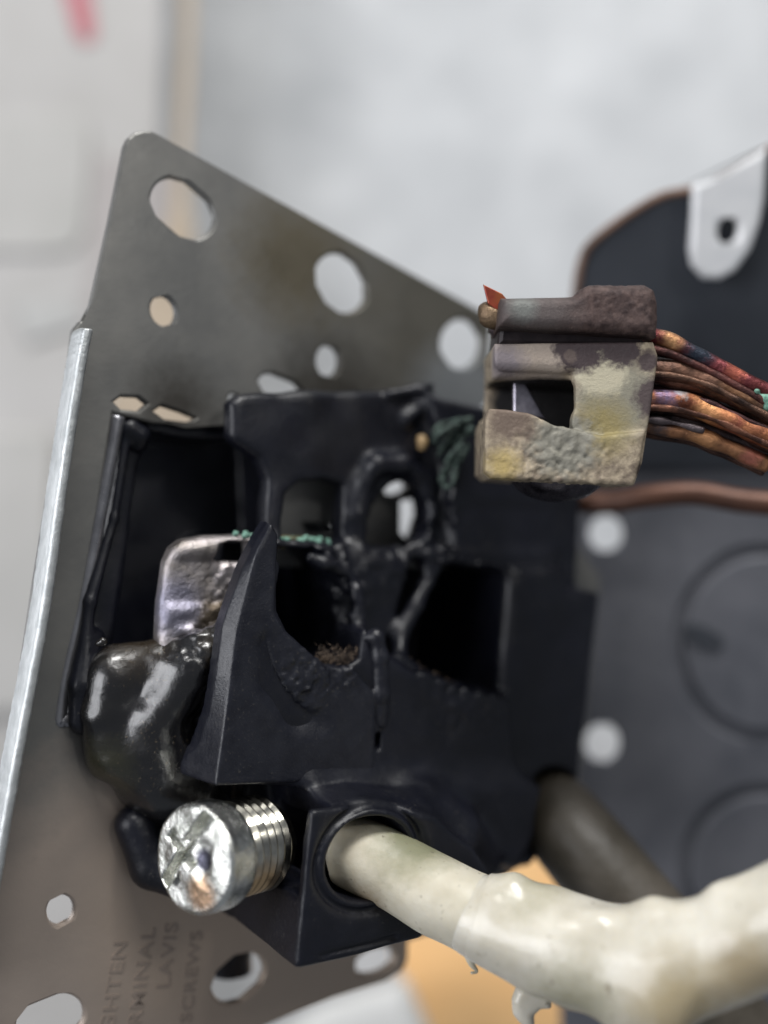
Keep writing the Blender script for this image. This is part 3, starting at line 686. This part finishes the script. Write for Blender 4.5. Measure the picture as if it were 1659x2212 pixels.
sheet('inner_leaf', G, [(1108, 822), (1136, 826), (1160, 870), (1180, 905), (1108, 895)], [], -0.35, 0.06, mat('dull_leaf', (0.16, 0.15, 0.18), (0.34, 0.32, 0.36), 8, 0.35, metal=0.8), lug, bevel=0.02)
g = Grid(G, *bbox(G, [(1080, 1000), (1330, 1120)], -0.9, 0.2, 0.05), 0.016)
g.add(g.ell(G.L(1206, 1018, -0.35), (0.40, 0.25, 0.40))); g.cut(g.prism([(1100, 1066), (1300, 1060), (1300, 1068), (1100, 1074)], 0, 0.3, 0.002), 0.02); g.noise(0.01, 8, 3)
g.obj('screw_dome', mat('dark_screw_metal', (0.045, 0.04, 0.05), (0.14, 0.13, 0.15), 6, 0.2, 0.4, metal=0.9, bump=0.01, bscale=12), lug)

# ================================================================== COPPER STRANDS
def cm(name, c1, c2, st, rough=0.3):
    c1 = tuple(0.25*v for v in c1); c2 = tuple(0.8*v for v in c2)
    return mat(name, c1, c2, 5, rough, rough+.25, metal=0.75, bump=0.012, bscale=20, stains=st, origin=tuple(gl2), detail=6)
gl2 = P(1420, 850, 9.2)
cw = thing('copper_wire', 'bundle of heat stained bare copper strands running right from the lug', 'copper wire', tuple(gl2))
dark = (0.05, 0.032, 0.035)
org, red, brn = (0.62, 0.26, 0.12), (0.34, 0.07, 0.06), (0.22, 0.11, 0.07)
strands = [
    ([(1390, 722), (1440, 735), (1500, 765), (1580, 808), (1680, 862)], 0.085, 9.10, red, (0.24, 0.06, 0.07), [((1448, 738), .10, (0.62, 0.34, 0.16)), ((1505, 765), .13, (0.035, 0.045, 0.065)), ((1585, 805), .09, (0.55, 0.16, 0.10))]),
    ([(1390, 770), (1440, 782), (1510, 800), (1580, 835), (1680, 885)], 0.06, 9.22, dark, (0.08, 0.045, 0.04), []),
    ([(1390, 795), (1440, 800), (1500, 812), (1580, 845), (1690, 905)], 0.105, 9.12, (0.13, 0.075, 0.07), (0.34, 0.18, 0.12), [((1590, 845), .16, (0.42, 0.22, 0.12)), ((1655, 858), .05, (0.22, 0.42, 0.32))]),
    ([(1390, 838), (1440, 842), (1510, 860), (1590, 895), (1690, 935)], 0.055, 9.25, dark, (0.10, 0.04, 0.04), []),
    ([(1395, 862), (1440, 864), (1500, 876), (1580, 910), (1700, 965)], 0.10, 9.04, (0.50, 0.16, 0.09), org, [((1435, 860), .11, (0.17, 0.125, 0.21)), ((1468, 862), .07, (0.45, 0.55, 0.60)), ((1525, 885), .12, (0.70, 0.34, 0.15)), ((1585, 915), .08, (0.36, 0.09, 0.08))]),
    ([(1390, 895), (1440, 903), (1510, 918), (1590, 950), (1690, 992)], 0.07, 9.18, (0.06, 0.045, 0.05), (0.13, 0.09, 0.09), []),
    ([(1385, 915), (1430, 925), (1500, 938), (1570, 965), (1660, 1005)], 0.075, 9.10, brn, (0.5, 0.24, 0.12), [((1520, 942), .12, (0.60, 0.30, 0.14)), ((1620, 985), .09, (0.50, 0.18, 0.13)), ((1420, 920), .1, (0.12, 0.09, 0.09))]),
    ([(1390, 745), (1450, 760), (1520, 790), (1600, 832), (1690, 880)], 0.05, 9.3, dark, (0.11, 0.05, 0.045), []),
    ([(1390, 818), (1450, 826), (1520, 842), (1600, 878), (1690, 925)], 0.045, 9.15, (0.06, 0.035, 0.03), (0.20, 0.09, 0.06), []),
    ([(1390, 885), (1450, 890), (1520, 905), (1600, 940), (1690, 985)], 0.05, 9.12, dark, (0.16, 0.08, 0.06), []),
    ([(1390, 935), (1440, 945), (1500, 955), (1570, 985), (1650, 1018)], 0.04, 9.2, dark, (0.14, 0.07, 0.05), []),
    ([(1395, 752), (1460, 770), (1540, 806), (1620, 850), (1700, 892)], 0.035, 9.05, dark, (0.18, 0.07, 0.06), []),
    ([(1395, 806), (1460, 812), (1540, 836), (1620, 878), (1700, 918)], 0.030, 8.98, dark, (0.22, 0.12, 0.08), []),
    ([(1395, 850), (1460, 852), (1540, 874), (1620, 912), (1700, 948)], 0.030, 9.0, dark, (0.12, 0.05, 0.05), []),
    ([(1395, 880), (1460, 884), (1540, 905), (1620, 942), (1700, 978)], 0.030, 8.98, dark, (0.30, 0.13, 0.08), []),
    ([(1395, 905), (1450, 912), (1520, 930)], 0.03, 9.02, (0.14, 0.11, 0.12), (0.22, 0.18, 0.19), []),
]
for i, (pp, r, d, c1, c2, st) in enumerate(strands):
    sts = [(P(x, y, d), rad, tuple(0.8*v for v in c), 0.6, 1.3) for ((x, y), rad, c) in st]
    m = cm('copper_strand', c1, c2, sts)
    tube('strand', [(*P(x, y, d), r*0.84) for x, y in pp], m, cw, seg=16, n=14, bump=0.014, seed=50+i, bsc=7)
vd = mat('verdigris', (0.05, 0.15, 0.11), (0.22, 0.40, 0.31), 25, 0.8)
g = Grid(G, *bbox(G, [(1620, 830), (1680, 900)], -0.2, 0.2, 0.03), 0.010)
for (x, y, r) in ((1636, 845, .03), (1658, 862, .045), (1662, 880, .05), (1648, 856, .02)): g.add(g.ell(G.L(x, y, -.03), (r, r*.8, r)), 0.02)
g.noise(0.012, 22, 3); g.obj('verdigris', vd, cw, kind='stuff')
# strand ends coming out left of the lug
tube('strand_end', [(*P(1100, 690, 9.12), 0.105), (*P(1070, 684, 9.12), 0.105), (*P(1050, 678, 9.12), 0.10), (*P(1038, 676, 9.12), 0.075), (*P(1033, 676, 9.12), 0.03)],
     mat('brown_copper', (0.10, 0.065, 0.04), (0.26, 0.18, 0.11), 9, 0.35, 0.5, metal=0.7, bump=0.01), cw, seg=18)
tube('strand_end', [(*P(1105, 715, 9.3), 0.07), (*P(1075, 710, 9.3), 0.07), (*P(1058, 706, 9.3), 0.05)], mat('dark_copper', (0.06, 0.045, 0.05), (0.1, 0.08, 0.08), 9, 0.5, metal=0.6), cw)
sheet('torn_strand', G, [(1044, 614), (1085, 634), (1098, 650), (1090, 672), (1070, 668), (1054, 655)], [], -0.02, 0.035,
      mat('orange_copper', (0.34, 0.13, 0.03), (0.22, 0.035, 0.025), 3, 0.35, metal=0.5, origin=tuple(gl2), stains=((lp(1066, 662), 0.12, (0.32, 0.03, 0.03), 0.4, 0.3),)), cw, bevel=0.008)
# thin bare wire behind
tw = tube('ground_wire', [(*P(x, y, d), 0.115) for x, y, d in ((1130, 1000, 11.6), (1190, 1068, 11.5), (1300, 1085, 11.3), (1400, 1072, 11.1), (1500, 1066, 11.0), (1600, 1082, 10.9), (1720, 1092, 10.8))],
     mat('brown_bare_copper', (0.06, 0.030, 0.022), (0.12, 0.055, 0.035), 1.2, 0.45, metal=0.4, bump=0.01, bscale=5), seg=16)
tag(tw, 'single thin brown bare wire passing blurred behind the lug', 'wire')

# frayed green strands
fw = thing('frayed_wire', 'frayed green corroded wire strands lying over the black block top', 'wire', tuple(P(960, 960, 10.0)))
gcm = mat('dark_verdigris', (0.006, 0.010, 0.010), (0.085, 0.125, 0.105), 16, 0.6, 0.8, metal=0.2, bump=0.02, bscale=20)
d0 = 10.15
for pp in (
    [(935, 935), (960, 915), (1005, 905)], [(938, 952), (968, 930), (1010, 918)], [(950, 968), (985, 940), (1022, 925)],
    [(945, 985), (975, 960), (1000, 945), (1024, 935)], [(962, 1000), (985, 972), (1003, 955)], [(955, 1022), (975, 1000), (990, 965)],
    [(940, 945), (965, 928), (995, 915), (1020, 905)], [(948, 975), (968, 950), (1000, 925)], [(975, 1030), (990, 1000), (1010, 960)], [(955, 1040), (968, 1015), (976, 985)],
    [(962, 1052), (952, 1030), (970, 1005), (985, 985)], [(966, 1054), (980, 1040), (984, 1010), (992, 975)]):
    tube('strand', [(*P(x, y, d0 + random.uniform(-.1, .1)), random.uniform(0.016, 0.030)) for x, y in pp], gcm, fw, seg=8, n=8, bump=0.018, seed=random.randint(1, 99), bsc=12)
tube('exposed_copper', [(*P(908, 940, 10.3), 0.03), (*P(912, 955, 10.3), 0.05), (*P(910, 972, 10.3), 0.03)], mat('dull_gold', (0.25, 0.16, 0.07), (0.4, 0.28, 0.14), 8, 0.5), fw, seg=10)

# ================================================================== PALE CABLE
cab_loc = P(1654, 2212, 8.0)
inner = [(742, 1833, 9.22, 66), (752, 1836, 9.2, 75), (800, 1856, 9.12, 78), (865, 1888, 9.05, 80), (930, 1926, 8.9, 83), (1000, 1962, 8.8, 86), (1060, 1990, 8.72, 88)]
outer = [(1012, 1969, 8.76, 84), (1028, 1977, 8.74, 90), (1046, 1984, 8.72, 94), (1100, 2006, 8.65, 101), (1200, 2042, 8.5, 112), (1310, 2072, 8.35, 115), (1420, 2080, 8.2, 117), (1530, 2060, 8.1, 118), (1620, 2022, 8.0, 116), (1720, 1962, 7.9, 114), (1800, 1908, 7.85, 114)]
def cpt(t): return (*P(t[0], t[1], t[2]), t[3]*K*t[2])
cab = thing('power_cable', 'thick pale cream cable with swollen heat blistered insulation entering the block', 'cable', tuple(cab_loc))
ins1 = mat('cream_insulation', (0.46, 0.42, 0.32), (0.61, 0.575, 0.475), 1.6, 0.42, 0.5, spec=0.4, sss=0.25, bump=0.006, bscale=10, origin=tuple(cab_loc),
           stains=((P(770, 1850, 9.3), 0.36, (0.34, 0.27, 0.16), 0.5, 0.4), (P(900, 1820, 9.0), 0.30, (0.22, 0.22, 0.14), 0.8, 0.8), (P(800, 1930, 9.0), 0.16, (0.30, 0.235, 0.15), 0.9, 0.8)), dust=(0.16, 0.14, 0.10), dscale=20, damt=0.72)
ins2 = mat('glossy_cream_sheath', (0.48, 0.445, 0.36), (0.63, 0.60, 0.52), 1.8, 0.13, 0.28, spec=0.5, sss=0.25, bump=0.010, bscale=4, origin=tuple(cab_loc),
           stains=((P(1480, 2190, 7.75), 0.34, (0.36, 0.30, 0.19), 0.9, 0.9), (P(1150, 1960, 8.6), 0.25, (0.34, 0.32, 0.22), 0.8, 0.7), (P(1250, 2150, 8.2), 0.3, (0.33, 0.31, 0.22), 0.9, 0.9), (P(1620, 2120, 7.6), 0.25, (0.34, 0.28, 0.18), 0.8, 0.9)), dust=(0.24, 0.21, 0.15), dscale=16, damt=0.73)
c_in = tube('inner_insulation', [cpt(t) for t in inner], ins1, cab, seg=48, n=14, bump=0.012, seed=61, bsc=4)
bumps = [(1060, 1950, 8.5, .12, .03), (1130, 2070, 8.4, .12, .03), (1290, 1975, 8.2, .13, .035), (1460, 1965, 8.0, .13, .04), (1250, 2120, 8.2, .16, .03), (1104, 1912, 8.6, .17, .085), (1404, 1955, 8.15, .19, .10), (1545, 1912, 8.0, .18, .07), (1420, 2196, 8.0, .30, .14), (1190, 1945, 8.5, .2, .03), (1385, 1975, 7.9, .16, .06), (1340, 2190, 8.1, .2, .08)]
def swell(V, D):
    n = D/np.linalg.norm(D, axis=1)[:, None]
    for (x, y, d, w_, a_) in bumps:
        p = P(x, y, d); q = np.exp(-(((V - p)**2).sum(1))/(2*(w_*0.55)**2)); V = V + n*(q*a_)[:, None]
    X = V.astype(np.float32); V = V + n*(lattice_noise(X[:, 0], X[:, 1], X[:, 2], 2.6, 77)*0.022)[:, None]
    return V
tube('sheath', [cpt(t) for t in outer], ins2, cab, seg=72, n=22, bump=0.010, seed=62, bsc=6, fn=swell)
for (pp, m_x) in (
    ([(828, 1968, 9.05, .045), (840, 1990, 9.0, .02), (838, 2002, 9.0, .015), (832, 2012, 9.0, .03), (828, 2020, 9.0, .022)], ins1),
    ([(1000, 2030, 8.7, .05), (1018, 2080, 8.7, .025), (1030, 2098, 8.72, .012), (1018, 2102, 8.7, .010)], ins1),
    ([(790, 1955, 9.1, .05), (812, 1972, 9.1, .03)], ins1)):
    tube('insulation_thread', [(*P(a, b, c), r) for a, b, c, r in pp], m_x, cab, seg=8, n=8)
# curled flake hanging under the sheath
g = Grid(G, *bbox(G, [(1100, 2090), (1220, 2240)], 0.0, 0.8, 0.05), 0.014)
g.add(g.prism([(1160, 2120), (1210, 2130), (1188, 2160), (1190, 2180), (1168, 2180), (1150, 2195), (1152, 2215), (1138, 2212), (1118, 2190), (1112, 2165), (1122, 2142)], 0.35, 0.45, 0.04)); g.noise(0.04, 5, 3)
g.obj('sheath_flake', ins2, cab)
# groove line: thin scored ring where the sheath ends
# dark second cable behind
dc = tube('dark_cable', [(*P(x, y, d), r*K*d) for x, y, d, r in ((1175, 1735, 11.15, 80), (1185, 1745, 11.05, 86), (1215, 1778, 10.75, 92), (1275, 1850, 10.5, 96), (1345, 1935, 10.35, 98), (1450, 2060, 10.2, 99), (1560, 2200, 10.1, 99), (1700, 2380, 10.0, 99))],
     mat('olive_brown_sheath', (0.040, 0.034, 0.024), (0.085, 0.073, 0.058), 1.0, 0.4, 0.55, bump=0.02, bscale=3, streak=(1, 1, 1)), seg=40)
tag(dc, 'blurred olive brown cable passing behind the pale cable into the block', 'cable')
